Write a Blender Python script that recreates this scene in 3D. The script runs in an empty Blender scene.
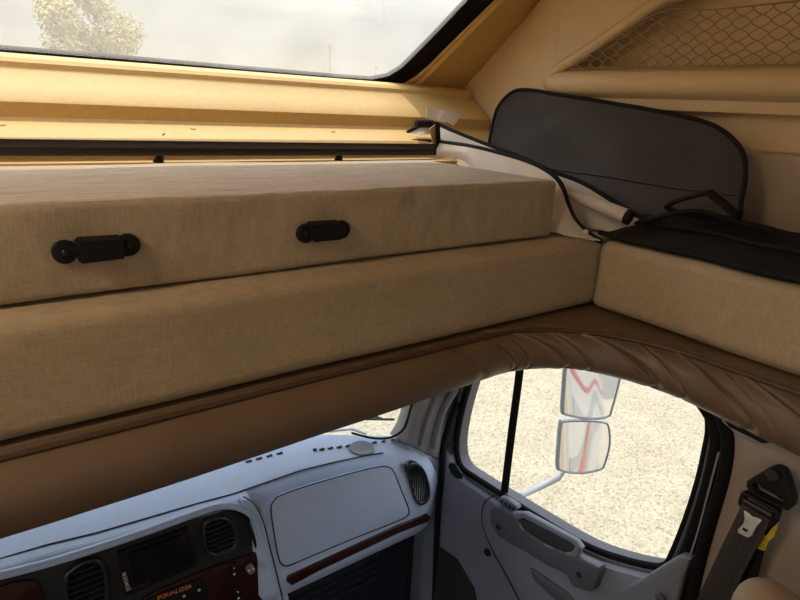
import bpy, bmesh, math, random
from mathutils import Vector, Matrix, noise
random.seed(7)
C = bpy.context.scene.collection
PI = math.pi
# ------------------------------------------------------------------ camera model (camera at the origin, ground at z = -2.9)
def camera_axes():
    f = 600.0
    A, B, s = 840.0, -151.0, 0.052
    dx = (-f*f + B*(151 + 840*s)) / (A + B*s)
    dy = B - (A - dx)*s
    r = Vector((A, B, f)).normalized(); w = Vector((dx, dy, f)).normalized()
    w = (w - r*w.dot(r)).normalized()
    u = r.cross(w)
    if u.y > 0: u = -u
    return r, w, u
R_, W_, U_ = camera_axes()
def ray(px, py):
    d = Vector((px-400, py-300, 600.0))
    return Vector((R_.dot(d), W_.dot(d), U_.dot(d)))
def onX(px, py, v): d = ray(px, py); return d*(v/d.x)
def onY(px, py, v): d = ray(px, py); return d*(v/d.y)
def onZ(px, py, v): d = ray(px, py); return d*(v/d.z)
def onP(px, py, p0, n): d = ray(px, py); n = Vector(n); return d*(Vector(p0).dot(n)/d.dot(n))
G = -2.9
# ------------------------------------------------------------------ materials
def mat(name, col, rough=0.6, metal=0.0, spec=0.4, noise_scale=None, noise_amt=0.1, bump=0.0, bump_scale=None, coat=0.0, sheen=0.0):
    m = bpy.data.materials.new(name); m.use_nodes = True
    nt = m.node_tree; b = nt.nodes['Principled BSDF']
    b.inputs['Base Color'].default_value = (*col, 1); b.inputs['Roughness'].default_value = rough
    b.inputs['Metallic'].default_value = metal; b.inputs['Specular IOR Level'].default_value = spec
    b.inputs['Coat Weight'].default_value = coat
    b.inputs['Sheen Weight'].default_value = sheen
    tc = nt.nodes.new('ShaderNodeTexCoord')
    if noise_scale:
        n = nt.nodes.new('ShaderNodeTexNoise'); n.inputs['Scale'].default_value = noise_scale; n.inputs['Detail'].default_value = 4
        nt.links.new(tc.outputs['Object'], n.inputs['Vector'])
        r = nt.nodes.new('ShaderNodeValToRGB')
        r.color_ramp.elements[0].position = .3; r.color_ramp.elements[1].position = .7
        r.color_ramp.elements[0].color = (*[c*(1-noise_amt) for c in col], 1)
        r.color_ramp.elements[1].color = (*[min(1, c*(1+noise_amt)) for c in col], 1)
        nt.links.new(n.outputs['Fac'], r.inputs['Fac']); nt.links.new(r.outputs['Color'], b.inputs['Base Color'])
    if bump:
        n2 = nt.nodes.new('ShaderNodeTexNoise'); n2.inputs['Scale'].default_value = bump_scale or 300; n2.inputs['Detail'].default_value = 3
        nt.links.new(tc.outputs['Object'], n2.inputs['Vector'])
        bp = nt.nodes.new('ShaderNodeBump'); bp.inputs['Strength'].default_value = bump; bp.inputs['Distance'].default_value = .004
        nt.links.new(n2.outputs['Fac'], bp.inputs['Height']); nt.links.new(bp.outputs['Normal'], b.inputs['Normal'])
    return m
def fabric(name, col, amt=.14, wrinkle=0.0):
    m = mat(name, col, rough=.9, spec=.15, sheen=.15)
    nt = m.node_tree; b = nt.nodes['Principled BSDF']; tc = nt.nodes['Texture Coordinate']
    def wv(scale, d):
        mp = nt.nodes.new('ShaderNodeMapping'); mp.inputs['Scale'].default_value = scale
        n = nt.nodes.new('ShaderNodeTexNoise'); n.inputs['Scale'].default_value = 1; n.inputs['Detail'].default_value = d
        nt.links.new(tc.outputs['Object'], mp.inputs['Vector']); nt.links.new(mp.outputs['Vector'], n.inputs['Vector'])
        return n.outputs['Fac']
    a = wv((60, 60, 700), 2); c = wv((700, 700, 60), 2); e = wv((9, 9, 9), 4)
    add = nt.nodes.new('ShaderNodeMath'); add.operation = 'ADD'; nt.links.new(a, add.inputs[0]); nt.links.new(c, add.inputs[1])
    ad2 = nt.nodes.new('ShaderNodeMath'); ad2.operation = 'MULTIPLY_ADD'; ad2.inputs[1].default_value = .5
    nt.links.new(e, ad2.inputs[0]); nt.links.new(add.outputs[0], ad2.inputs[2])
    r = nt.nodes.new('ShaderNodeValToRGB'); r.color_ramp.elements[0].position = .85/2; r.color_ramp.elements[1].position = 1.6/2
    hf = nt.nodes.new('ShaderNodeMath'); hf.operation = 'MULTIPLY'; hf.inputs[1].default_value = .5
    nt.links.new(ad2.outputs[0], hf.inputs[0])
    r.color_ramp.elements[0].color = (*[k*(1-amt*1.6) for k in col], 1); r.color_ramp.elements[1].color = (*[k*(1+amt*1.6) for k in col], 1)
    nt.links.new(hf.outputs[0], r.inputs['Fac']); nt.links.new(r.outputs['Color'], b.inputs['Base Color'])
    bp = nt.nodes.new('ShaderNodeBump'); bp.inputs['Strength'].default_value = .35; bp.inputs['Distance'].default_value = .0012
    nt.links.new(add.outputs[0], bp.inputs['Height'])
    if wrinkle:
        w = wv((11, 24, 10), 2)
        b2 = nt.nodes.new('ShaderNodeBump'); b2.inputs['Strength'].default_value = wrinkle; b2.inputs['Distance'].default_value = .02
        nt.links.new(w, b2.inputs['Height']); nt.links.new(b2.outputs['Normal'], bp.inputs['Normal'])
    nt.links.new(bp.outputs['Normal'], b.inputs['Normal'])
    return m
def glass(name, tint=(.95, .97, .96), dust=0.0, dustcol=(.8, .78, .72)):
    m = bpy.data.materials.new(name); m.use_nodes = True; nt = m.node_tree; nt.nodes.clear()
    out = nt.nodes.new('ShaderNodeOutputMaterial')
    t = nt.nodes.new('ShaderNodeBsdfTransparent'); t.inputs['Color'].default_value = (*tint, 1)
    g = nt.nodes.new('ShaderNodeBsdfGlossy'); g.inputs['Roughness'].default_value = .02
    lw = nt.nodes.new('ShaderNodeLayerWeight'); lw.inputs['Blend'].default_value = .5
    pw = nt.nodes.new('ShaderNodeMath'); pw.operation = 'POWER'; pw.inputs[1].default_value = 5; nt.links.new(lw.outputs['Facing'], pw.inputs[0])
    fr = nt.nodes.new('ShaderNodeMath'); fr.operation = 'MULTIPLY_ADD'; fr.inputs[1].default_value = .9; fr.inputs[2].default_value = .05; nt.links.new(pw.outputs[0], fr.inputs[0])
    mx = nt.nodes.new('ShaderNodeMixShader')
    nt.links.new(fr.outputs[0], mx.inputs[0]); nt.links.new(t.outputs[0], mx.inputs[1]); nt.links.new(g.outputs[0], mx.inputs[2])
    last = mx
    if dust:
        d = nt.nodes.new('ShaderNodeBsdfTranslucent'); d.inputs['Color'].default_value = (*dustcol, 1)
        m2 = nt.nodes.new('ShaderNodeMixShader')
        tc = nt.nodes.new('ShaderNodeTexCoord'); n = nt.nodes.new('ShaderNodeTexNoise'); n.inputs['Scale'].default_value = 6; n.inputs['Detail'].default_value = 5
        nt.links.new(tc.outputs['Object'], n.inputs['Vector'])
        mr = nt.nodes.new('ShaderNodeMapRange'); mr.inputs['From Min'].default_value = .3; mr.inputs['From Max'].default_value = .7
        mr.inputs['To Min'].default_value = dust*.7; mr.inputs['To Max'].default_value = dust*1.3
        nt.links.new(n.outputs['Fac'], mr.inputs['Value']); nt.links.new(mr.outputs['Result'], m2.inputs[0])
        nt.links.new(mx.outputs[0], m2.inputs[1]); nt.links.new(d.outputs[0], m2.inputs[2]); last = m2
    nt.links.new(last.outputs[0], out.inputs['Surface'])
    return m
M = {}
M['gel'] = mat('tan_gelcoat', (.59, .385, .14), .6, spec=.45, noise_scale=60, noise_amt=.05, bump=.05, bump_scale=120)
M['gel_side'] = mat('tan_side_panel', (.62, .46, .26), .5, noise_scale=14, noise_amt=.05)
M['fab'] = fabric('tan_weave', (.405, .322, .218), .12, 0.0)
M['fab_top'] = fabric('tan_weave_mattress', (.42, .342, .25), .11, .6)
M['vinyl'] = mat('brown_vinyl', (.14, .093, .062), .42, spec=.45, bump=.12, bump_scale=260, noise_scale=9, noise_amt=.08)
M['vinyl_dark'] = mat('dark_brown_piping', (.07, .04, .024), .5)
M['black'] = mat('black_plastic', (.009, .009, .0095), .5, spec=.25, bump=.05)
M['black_metal'] = mat('black_painted_metal', (.014, .012, .011), .35, spec=.5)
M['rubber'] = mat('black_rubber', (.010, .010, .010), .8, spec=.1, bump=.15, bump_scale=500)
M['black_cloth'] = mat('black_binding_cloth', (.012, .011, .011), .85, spec=.2, bump=.3, bump_scale=400)
M['dark_cloth'] = mat('charcoal_coated_cloth', (.040, .032, .028), .6, spec=.25, noise_scale=10, noise_amt=.12, bump=.35, bump_scale=14)
M['silver_cloth'] = mat('pale_grey_lining', (.56, .50, .43), .7, noise_scale=14, noise_amt=.08, bump=.35, bump_scale=35)
M['paper'] = mat('white_label', (.88, .87, .85), .8, bump=.5, bump_scale=70)
M['dash'] = mat('skylit_blue_dash_vinyl', (.43, .535, .74), .6, spec=.35, bump=.12, bump_scale=500, noise_scale=40, noise_amt=.03)  # blue of the skylight is put into this base colour
M['door'] = mat('grey_door_plastic', (.19, .21, .275), .5, spec=.4, bump=.1, bump_scale=500)
M['door_dark'] = mat('slate_door_plastic', (.085, .092, .12), .5, spec=.4, bump=.08, bump_scale=500)
M['seam'] = mat('dark_gap', (.01, .01, .012), .8)
M['pillar'] = mat('taupe_pillar_trim', (.37, .305, .26), .6, bump=.1, bump_scale=400)
M['apillar'] = mat('grey_pillar_trim', (.30, .295, .30), .6)
M['fascia'] = mat('charcoal_fascia', (.022, .023, .027), .5, bump=.06, bump_scale=500)
M['screen'] = mat('black_screen', (.008, .008, .008), .15, spec=.5)
M['wood'] = mat('burgundy_wood_veneer', (.03, .008, .007), .3, spec=.5, noise_scale=35, noise_amt=.5)
M['chrome'] = mat('bright_metal', (.8, .8, .78), .4, metal=.5)
M['orange'] = mat('orange_print', (.7, .2, .03), .6)
M['white_print'] = mat('white_print', (.6, .6, .6), .6)
M['webbing'] = mat('charcoal_webbing', (.045, .042, .042), .75, bump=.3, bump_scale=350)
M['yellow'] = mat('yellow_tag', (.62, .45, .03), .6, noise_scale=120, noise_amt=.15)
M['leather'] = mat('beige_seat_leather', (.42, .34, .27), .5, spec=.4, bump=.1, bump_scale=250)
M['mirror'] = mat('mirror_silver', (.86, .87, .88), .03, metal=1.0)
M['mirror_shell'] = mat('pale_grey_mirror_shell', (.27, .29, .32), .45)
M['white_paint'] = mat('white_coach_paint', (.48, .47, .45), .3, spec=.5)
M['red_paint'] = mat('red_stripe', (.45, .05, .05), .3)
M['grey_paint'] = mat('grey_stripe', (.30, .30, .31), .3)
M['coach'] = mat('beige_coach_panel', (.55, .47, .37), .7)
M['floor'] = mat('dark_cab_carpet', (.02, .02, .024), .9, bump=.4, bump_scale=300)
M['net'] = mat('tan_net_cord', (.30, .20, .105), .8)
M['strap'] = mat('tan_strap', (.45, .30, .15), .7)
M['bark'] = mat('brown_bark', (.16, .12, .09), .9)
M['leaf'] = mat('olive_leaf', (.30, .26, .10), .7, noise_scale=2, noise_amt=.25)
M['pole'] = mat('weathered_pole', (.30, .27, .24), .9)
M['hill'] = mat('hazy_hill', (.50, .48, .45), 1.0, spec=0, noise_scale=.002, noise_amt=.1)
M['glass_cap'] = glass('dusty_haze_cap_glass', (.95, .95, .93), .07)  # dust on the pane; its veil also stands in for outdoor haze
M['glass_cab'] = glass('cab_glass', (.97, .985, .975), .012)
M['vent_rim'] = mat('satin_black_rim', (.022, .022, .025), .32, spec=.6)
def fill_lamp_mat(strength):  # glow of the added fill lamps
    m = bpy.data.materials.new('fill_lamp_diffuser'); m.use_nodes = True
    b = m.node_tree.nodes['Principled BSDF']; b.inputs['Base Color'].default_value = (.9, .85, .75, 1)
    b.inputs['Emission Color'].default_value = (1, .84, .62, 1); b.inputs['Emission Strength'].default_value = strength
    return m
def gravel():
    m = bpy.data.materials.new('gravel'); m.use_nodes = True; nt = m.node_tree; b = nt.nodes['Principled BSDF']
    b.inputs['Roughness'].default_value = .95; b.inputs['Specular IOR Level'].default_value = .1
    tc = nt.nodes.new('ShaderNodeTexCoord')
    v = nt.nodes.new('ShaderNodeTexVoronoi'); v.inputs['Scale'].default_value = 55
    v2 = nt.nodes.new('ShaderNodeTexVoronoi'); v2.inputs['Scale'].default_value = 17
    n = nt.nodes.new('ShaderNodeTexNoise'); n.inputs['Scale'].default_value = 3; n.inputs['Detail'].default_value = 6
    for k in (v, v2, n): nt.links.new(tc.outputs['Object'], k.inputs['Vector'])
    sep = nt.nodes.new('ShaderNodeSeparateColor'); nt.links.new(v.outputs['Color'], sep.inputs['Color'])
    r = nt.nodes.new('ShaderNodeValToRGB'); e = r.color_ramp.elements
    e[0].position = 0; e[0].color = (.19, .166, .118, 1); e[1].position = 1; e[1].color = (.335, .30, .222, 1)
    k = r.color_ramp.elements.new(.22); k.color = (.262, .232, .168, 1)
    nt.links.new(sep.outputs[0], r.inputs['Fac'])
    mx = nt.nodes.new('ShaderNodeMixRGB'); mx.blend_type = 'MULTIPLY'; mx.inputs[0].default_value = .7
    r2 = nt.nodes.new('ShaderNodeValToRGB'); r2.color_ramp.elements[0].position = .3; r2.color_ramp.elements[1].position = .7
    r2.color_ramp.elements[0].color = (.82, .79, .72, 1); r2.color_ramp.elements[1].color = (1, 1, 1, 1)
    nt.links.new(n.outputs['Fac'], r2.inputs['Fac'])
    nt.links.new(r.outputs['Color'], mx.inputs[1]); nt.links.new(r2.outputs['Color'], mx.inputs[2]); nt.links.new(mx.outputs[0], b.inputs['Base Color'])
    ad = nt.nodes.new('ShaderNodeMath'); ad.operation = 'ADD'; nt.links.new(v.outputs['Distance'], ad.inputs[0]); nt.links.new(v2.outputs['Distance'], ad.inputs[1])
    bp = nt.nodes.new('ShaderNodeBump'); bp.invert = True; bp.inputs['Strength'].default_value = .5; bp.inputs['Distance'].default_value = .015
    nt.links.new(ad.outputs[0], bp.inputs['Height']); nt.links.new(bp.outputs['Normal'], b.inputs['Normal'])
    return m
M['gravel'] = gravel()
# ------------------------------------------------------------------ object helpers
WLOC = {}
def thing(name, label, cat, loc=(0, 0, 0), group=None):
    o = bpy.data.objects.new(name, None); C.objects.link(o); o.location = loc; o.empty_display_size = .05
    o['label'] = label; o['category'] = cat
    if group: o['group'] = group
    WLOC[o.name] = Vector(loc)
    return o
def tag(o, label, cat, group=None):
    o['label'] = label; o['category'] = cat
    if group: o['group'] = group
    return o
def struct(o):
    o['kind'] = 'structure'; return o
def link(name, me, m, parent=None, label=None, smooth=True):
    """world-space mesh -> object; the parent's own place is undone so the mesh stays where it is"""
    o = bpy.data.objects.new(name, me); C.objects.link(o)
    if m and not me.materials: me.materials.append(m)
    if smooth:
        for p in me.polygons: p.use_smooth = True
        me.set_sharp_from_angle(angle=math.radians(40))
    if parent is not None:
        o.parent = parent
        o.matrix_parent_inverse = Matrix.Translation(-WLOC.get(parent.name, Vector((0, 0, 0))))
    WLOC[o.name] = Vector((0, 0, 0))
    if label: o['label'] = label
    return o
def mesh_of(bm, name='m'):
    me = bpy.data.meshes.new(name); bmesh.ops.recalc_face_normals(bm, faces=bm.faces); bm.to_mesh(me); bm.free(); return me
def add_box(bm, lo, hi, bev=0.0, seg=3, mtx=None):
    r = bmesh.ops.create_cube(bm, size=1.0); vs = r['verts']
    lo, hi = Vector(lo), Vector(hi)
    for v in vs: v.co = Vector(((lo[i]+hi[i])/2 + v.co[i]*(hi[i]-lo[i])) for i in range(3))
    if bev:
        es = list({e for v in vs for e in v.link_edges})
        rr = bmesh.ops.bevel(bm, geom=es, offset=bev, segments=seg, profile=.5, affect='EDGES')
        vs = list({v for f in rr['faces'] for v in f.verts} | {v for v in vs if v.is_valid})
    if mtx:
        for v in vs: v.co = mtx @ v.co
    return vs
def box(name, lo, hi, m, parent=None, bev=0.0, seg=3, label=None, mtx=None):
    bm = bmesh.new(); add_box(bm, lo, hi, bev, seg, mtx); return link(name, mesh_of(bm), m, parent, label)
def frame_at(t):
    t = t.normalized(); a = Vector((0, 0, 1)) if abs(t.z) < .9 else Vector((1, 0, 0))
    n = t.cross(a).normalized(); return n, n.cross(t).normalized()
def add_tube(bm, pts, rad, seg=10, closed=False, caps=True, ell=None):
    pts = [Vector(p) for p in pts]; n = len(pts); rings = []; pn = None
    for i, p in enumerate(pts):
        t = (pts[(i+1) % n]-pts[i-1]) if closed else (pts[min(i+1, n-1)]-pts[max(i-1, 0)])
        t.normalize()
        if pn is None: nn, bb = frame_at(t)
        else:
            nn = (pn - t*pn.dot(t)).normalized(); bb = nn.cross(t)
        pn = nn
        r = rad(i, n) if callable(rad) else rad
        ring = []
        for k in range(seg):
            a = 2*PI*k/seg
            rr = r(a) if callable(r) else r
            ca, sa = math.cos(a), math.sin(a)
            if ell: ca *= ell[0]; sa *= ell[1]
            ring.append(bm.verts.new(p + nn*ca*rr + bb*sa*rr))
        rings.append(ring)
    for i in range(n if closed else n-1):
        a, b = rings[i], rings[(i+1) % n]
        for k in range(seg): bm.faces.new((a[k], a[(k+1) % seg], b[(k+1) % seg], b[k]))
    if caps and not closed:
        bm.faces.new(rings[0]); bm.faces.new(rings[-1])
def tube(name, pts, r, m, parent=None, seg=10, closed=False, label=None, ell=None):
    bm = bmesh.new(); add_tube(bm, pts, r, seg, closed, True, ell); return link(name, mesh_of(bm), m, parent, label)
def smooth_path(pts, sub=6, closed=False):
    pts = [Vector(p) for p in pts]; n = len(pts); out = []
    rng = range(n) if closed else range(n-1)
    for i in rng:
        p0 = pts[i-1] if (closed or i > 0) else pts[0]; p1 = pts[i]; p2 = pts[(i+1) % n]
        p3 = pts[(i+2) % n] if (closed or i+2 < n) else pts[-1]
        for k in range(sub):
            t = k/sub
            out.append(.5*((2*p1)+(p2-p0)*t+(2*p0-5*p1+4*p2-p3)*t*t+(3*p1-p0-3*p2+p3)*t**3))
    if not closed: out.append(pts[-1])
    return out
def grid(name, rows, m, parent=None, thick=0.0, label=None, bump=None, offset=-1):
    """rows of equal length -> surface, optionally given a thickness"""
    bm = bmesh.new(); V = []
    for i, r in enumerate(rows):
        V.append([bm.verts.new(Vector(p) + (bump(i, j) if bump else Vector())) for j, p in enumerate(r)])
    for i in range(len(V)-1):
        for j in range(len(V[0])-1): bm.faces.new((V[i][j], V[i][j+1], V[i+1][j+1], V[i+1][j]))
    bmesh.ops.recalc_face_normals(bm, faces=bm.faces)
    if thick:
        bm.normal_update()
        N = [[bm.verts.new(v.co - v.normal*thick) for v in r] for r in V]
        n, k = len(V), len(V[0])
        for i in range(n-1):
            for j in range(k-1): bm.faces.new((N[i][j], N[i+1][j], N[i+1][j+1], N[i][j+1]))
        for i in range(n-1):
            for j in (0, k-1): bm.faces.new((V[i][j], V[i+1][j], N[i+1][j], N[i][j]))
        for j in range(k-1):
            for i in (0, n-1): bm.faces.new((V[i][j], V[i][j+1], N[i][j+1], N[i][j]))
    return link(name, mesh_of(bm), m, parent, label)
def plate_mesh(p0, u, n, outline, holes=(), thick=.01, bev=0.0):
    """outline (3D points) lies on the plane through p0 with normal n; extruded thick along n, front face at +n"""
    n = Vector(n).normalized(); u = (Vector(u) - n*Vector(u).dot(n)).normalized(); v = n.cross(u); p0 = Vector(p0)
    cu = bpy.data.curves.new('c', 'CURVE'); cu.dimensions = '2D'; cu.fill_mode = 'BOTH'
    for loop in [outline] + list(holes):
        sp = cu.splines.new('POLY'); sp.points.add(len(loop)-1); sp.use_cyclic_u = True
        for k, p in enumerate(loop):
            q = Vector(p)-p0; sp.points[k].co = (q.dot(u), q.dot(v), 0, 1)
    cu.extrude = max(thick/2-bev, .0002); cu.bevel_depth = bev; cu.bevel_resolution = 2; cu.offset = -bev
    ob = bpy.data.objects.new('tmp', cu); C.objects.link(ob)
    dg = bpy.context.evaluated_depsgraph_get(); me = bpy.data.meshes.new_from_object(ob.evaluated_get(dg))
    bpy.data.objects.remove(ob); bpy.data.curves.remove(cu)
    mt = Matrix((u, v, n)).transposed().to_4x4(); mt.translation = p0 - n*(thick/2)
    me.transform(mt)
    bm = bmesh.new(); bm.from_mesh(me); bmesh.ops.remove_doubles(bm, verts=bm.verts, dist=.00005)
    bmesh.ops.recalc_face_normals(bm, faces=bm.faces); bm.to_mesh(me); bm.free()
    me.materials.clear()
    return me
def plate(name, p0, u, n, outline, m, parent=None, holes=(), thick=.01, bev=0.0, label=None):
    return link(name, plate_mesh(p0, u, n, outline, holes, thick, bev), m, parent, label)
def px_plate(name, px, plane, m, parent=None, holes=(), thick=.01, bev=0.0, label=None, smooth=0):
    """outline given where it is seen in the photograph, laid on a real plane (axis, value) or (p0, normal)"""
    if plane[0] == 'x': p0, n = Vector((plane[1], 0, 0)), Vector((-1, 0, 0))
    elif plane[0] == 'y': p0, n = Vector((0, plane[1], 0)), Vector((0, -1, 0))
    elif plane[0] == 'z': p0, n = Vector((0, 0, plane[1])), Vector((0, 0, 1))
    else: p0, n = Vector(plane[0]), Vector(plane[1])
    def conv(l):
        q = [onP(x, y, p0, n) for x, y in l]
        return smooth_path(q, smooth, True) if smooth else q
    o = conv(px)
    u = (o[1]-o[0])
    return plate(name, o[0], u, n, o, m, parent, [conv(h) for h in holes], thick, bev, label)
def disc(name, c, n, r, d, m, parent=None, label=None, seg=20):
    n = Vector(n).normalized(); c = Vector(c)
    return tube(name, [c, c+n*d*.7, c+n*d], lambda i, k: r*(1, 1, .8)[i], m, parent, seg, label=label)
def text_mesh(s, p0, u, n, size, depth=.0006, space=1.0):
    cu = bpy.data.curves.new('t', 'FONT'); cu.body = s; cu.size = size; cu.extrude = depth; cu.align_x = 'LEFT'; cu.space_character = space
    ob = bpy.data.objects.new('tmp', cu); C.objects.link(ob)
    dg = bpy.context.evaluated_depsgraph_get(); me = bpy.data.meshes.new_from_object(ob.evaluated_get(dg))
    bpy.data.objects.remove(ob); bpy.data.curves.remove(cu)
    n = Vector(n).normalized(); u = (Vector(u)-n*Vector(u).dot(n)).normalized(); v = n.cross(u)
    mt = Matrix((u, v, n)).transposed().to_4x4(); mt.translation = Vector(p0); me.transform(mt); me.materials.clear()
    return me
def lerp(a, b, t): return a+(b-a)*t
def interp(pts, x):
    if x <= pts[0][0]: return pts[0][1]
    for (a, b), (c, d) in zip(pts, pts[1:]):
        if x <= c: return lerp(b, d, (x-a)/(c-a))
    return pts[-1][1]

# ================================================================== OUTSIDE
bm = bmesh.new(); bmesh.ops.create_grid(bm, x_segments=4, y_segments=4, size=900)
me = mesh_of(bm); me.transform(Matrix.Translation((0, 0, G))); struct(link('ground', me, M['gravel']))
rows = []
for k in range(3):
    r = []
    for i in range(90):
        x = -2200 + i*60
        h = 55 + 22*noise.noise(Vector((x*.002, 3.1, 0))) + 9*noise.noise(Vector((x*.008, 9, 0)))
        r.append(Vector((x, 2100+k*260, G + (0, max(h, 6), 0)[k])))
    rows.append(r)
struct(grid('hills', rows, M['hill']))
# tree across the yard
tc = onY(88, 14, 30); t = thing('leafy_tree', 'olive green leafy tree standing beyond the gravel yard, seen through the cap window', 'tree', (tc.x, tc.y, G))
tube('trunk', [(tc.x, tc.y, G-.1), (tc.x+.05, tc.y, G+2), (tc.x-.1, tc.y, G+4.5)], lambda i, n: (.2, .15, .05)[i], M['bark'], t)
bm = bmesh.new(); blobs = []
for k in range(26):
    a = random.uniform(0, 2*PI); rr = 2.0*math.sqrt(random.random())
    blobs.append((Vector((tc.x+rr*math.cos(a), tc.y+rr*math.sin(a), G+2.3+random.random()*4.6*(1-.08*rr))), random.uniform(.55, 1.0)))
for k in range(15000):
    c, r = random.choice(blobs)
    d = Vector((random.gauss(0, 1), random.gauss(0, 1), random.gauss(0, 1))).normalized()*r*random.random()**.4
    p = c+d; s = random.uniform(.05, .11)
    a = Vector((random.gauss(0, 1), random.gauss(0, 1), random.gauss(0, 1))).normalized(); b = a.orthogonal().normalized()
    bm.faces.new([bm.verts.new(p+a*s), bm.verts.new(p+b*s*.6), bm.verts.new(p-a*s), bm.verts.new(p-b*s*.6)])
link('foliage', mesh_of(bm), M['leaf'], t, smooth=False)
for (px, top, Y, lab) in [(330, 44, 70, 'tall thin utility pole on the skyline above the corner of the cap window'), (376, 66, 95, 'short utility pole farther off, near the corner of the cap window')]:
    p = onY(px, top, Y); t = thing('utility_pole', lab, 'pole', (p.x, p.y, G), 'utility poles on the skyline')
    tube('pole_shaft', [(p.x, p.y, G-.2), (p.x, p.y, p.z)], lambda i, n: (.16, .10)[i], M['pole'], t, 8)
    box('crossarm', (p.x-.5, p.y-.06, p.z-.5), (p.x+.5, p.y+.06, p.z-.38), M['pole'], t)

# ================================================================== CAP (over-cab nose) SHELL
gel = M['gel']; WX = 1.45
# sill below the front window: profile swept across the coach
prof = [(1.68, .066), (1.60, .065), (1.588, .062), (1.572, .056), (1.563, .047), (1.561, .036), (1.556, .030), (1.51, .002), (1.474, -.024), (1.468, -.031), (1.466, -.060), (1.460, -.067), (1.42, -.079), (1.374, -.093), (1.368, -.099), (1.366, -.131), (1.36, -.137), (1.28, -.139), (1.28, -.255)]
rows = [[Vector((x, y, z)) for (y, z) in prof] for x in (-1.0, -.5, 0, .4, .8, 1.1, 1.2, 1.3, 1.44)]
wf = struct(grid('wall_front', rows, gel)); wf.data.set_sharp_from_angle(angle=math.radians(24))
for (px, py) in [(193, 129), (2, 125), (333, 132)]:
    p = onP(px, py, (0, 1.42, -.079), (0, -.26, 1)); disc('screw', p, (0, -.26, 1), .0065, .003, gel, wf, seg=14)
p = onY(163, 135, 1.372); disc('screw', p + Vector((0, .0, 0)), (0, -1, .3), .0015, .012, M['black'], wf, label='thin dark pin')
# front plate round the window, on the raked plane Y + z = 1.69
nW = Vector((0, -1, -1)).normalized(); pW = Vector((0, 1.62, .07))
def W(x, z): return Vector((x, 1.69-z, z))
def onW(px, py): return onP(px, py, pW, (0, 1, 1))
k0 = onW(453, 100); k1 = onW(540, 0)
def creaseX(z): return k0.x + (k1.x-k0.x)*(z-k0.z)/(k1.z-k0.z)
seal_o = [W(-1.05, .070)] + [onW(*p) for p in [(0, 52), (120, 62), (250, 73), (360, 82.5), (392, 84.5), (404, 83.5), (415, 77), (428, 66), (462, 32), (495, 0)]]
ztop = .355
e = seal_o[-1]; d = (seal_o[-1]-seal_o[-2]); sx = d.x/d.z
seal_o += [W(e.x+sx*(ztop-.03-e.z), ztop-.03), W(e.x+sx*(ztop-.03-e.z)-.03, ztop), W(-1.05, ztop)]
seal_i = [W(-1.03, .085)] + [onW(*p) for p in [(0, 49.5), (120, 59), (250, 70), (340, 77.5), (372, 79.5), (388, 76.5), (402, 68), (430, 40), (468, 0)]]
e2 = seal_i[-1]
seal_i += [W(e2.x+sx*(ztop-.05-e2.z), ztop-.05), W(e2.x+sx*(ztop-.05-e2.z)-.03, ztop-.02), W(-1.03, ztop-.02)]
outer = [W(-1.1, -.02), W(creaseX(-.02), -.02), W(creaseX(.3), .3), W(creaseX(.62), .62), W(-1.1, .62)]
wn = struct(plate('window_1', pW, (1, 0, 0), nW, seal_i, M['glass_cap'], None, thick=.005))
plate('rubber_seal', pW, (1, 0, 0), nW, seal_o, M['rubber'], wn, [seal_i], thick=.016, bev=.003)
fp = struct(plate('trim_1', pW+nW*.006, (1, 0, 0), nW, outer, gel, None, [[p + nW*.002 for p in seal_o]], thick=.02, bev=.004))
# raised rounded rib hugging the window corner
rib = [(380, 90), (400, 90), (416, 84), (432, 69), (470, 30), (503, -3), (540, -40)]
tube('rib', smooth_path([onW(*p)+nW*.004 for p in rib], 8), .013, gel, fp, 12, ell=(1, .8))
# corner between the front plate and the side wall
rows = []
for i in range(15):
    z = -.26 + i*.0635
    a = W(creaseX(z), z) if z > -.05 else Vector((creaseX(-.05), 1.74, z)); a = a + nW*.004
    b = Vector((WX-.0015, min(1.235, 1.655-z), z)); cdir = Vector((WX+.012, min(1.45-.35*max(z, 0), 1.68-z), z))
    rows.append([a*(1-t)**2 + cdir*2*t*(1-t) + b*t*t for t in [k/14 for k in range(15)]])
struct(grid('trim_2', rows, M['gel_side']))
# crease groove with its screw
cg = [W(creaseX(z), z)+nW*.012 for z in (.03, .1, .2, .3, .4)]
tube('crease_bead', cg, .004, gel, fp, 8)
disc('screw', onW(492, 47)+nW*.008, nW, .006, .004, gel, fp)
# side wall with the net pocket
op = [onX(568, 70, WX), onX(600, 50, WX), onX(662, 8, WX), onX(705, -14, WX), Vector((WX, .62, .42)), Vector((WX, -.05, .42)), Vector((WX, -.05, onX(568, 70, WX).z))]
zl = op[0].z
wr = struct(plate('wall_right', (WX, 0, 0), (0, 1, 0), (-1, 0, 0), [Vector((WX, 1.25, .02)), Vector((WX, 1.25, .42)), Vector((WX, 1.045, .63)), Vector((WX, -.12, .63)), Vector((WX, -.12, .02))], M['gel_side'], None, [op], thick=.02, bev=.003))
plate('pocket_back', (WX+.10, 0, 0), (0, 1, 0), (-1, 0, 0), [Vector((WX+.10, -.12, 0)), Vector((WX+.10, 1.3, 0)), Vector((WX+.10, 1.25, .40)), Vector((WX+.10, 1.03, .63)), Vector((WX+.10, -.12, .63))], M['gel_side'], wr, thick=.012)
grid('pocket_roof', [[Vector((x, 1.31, -.02)), Vector((x, 1.27, .40)), Vector((x, 1.05, .632)), Vector((x, -.12, .632))] for x in (WX+.016, WX+.12)], M['gel_side'], wr, thick=.006)
box('pocket_floor', (WX+.005, -.12, zl-.03), (WX+.11, 1.26, zl-.012), M['gel_side'], wr)
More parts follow.
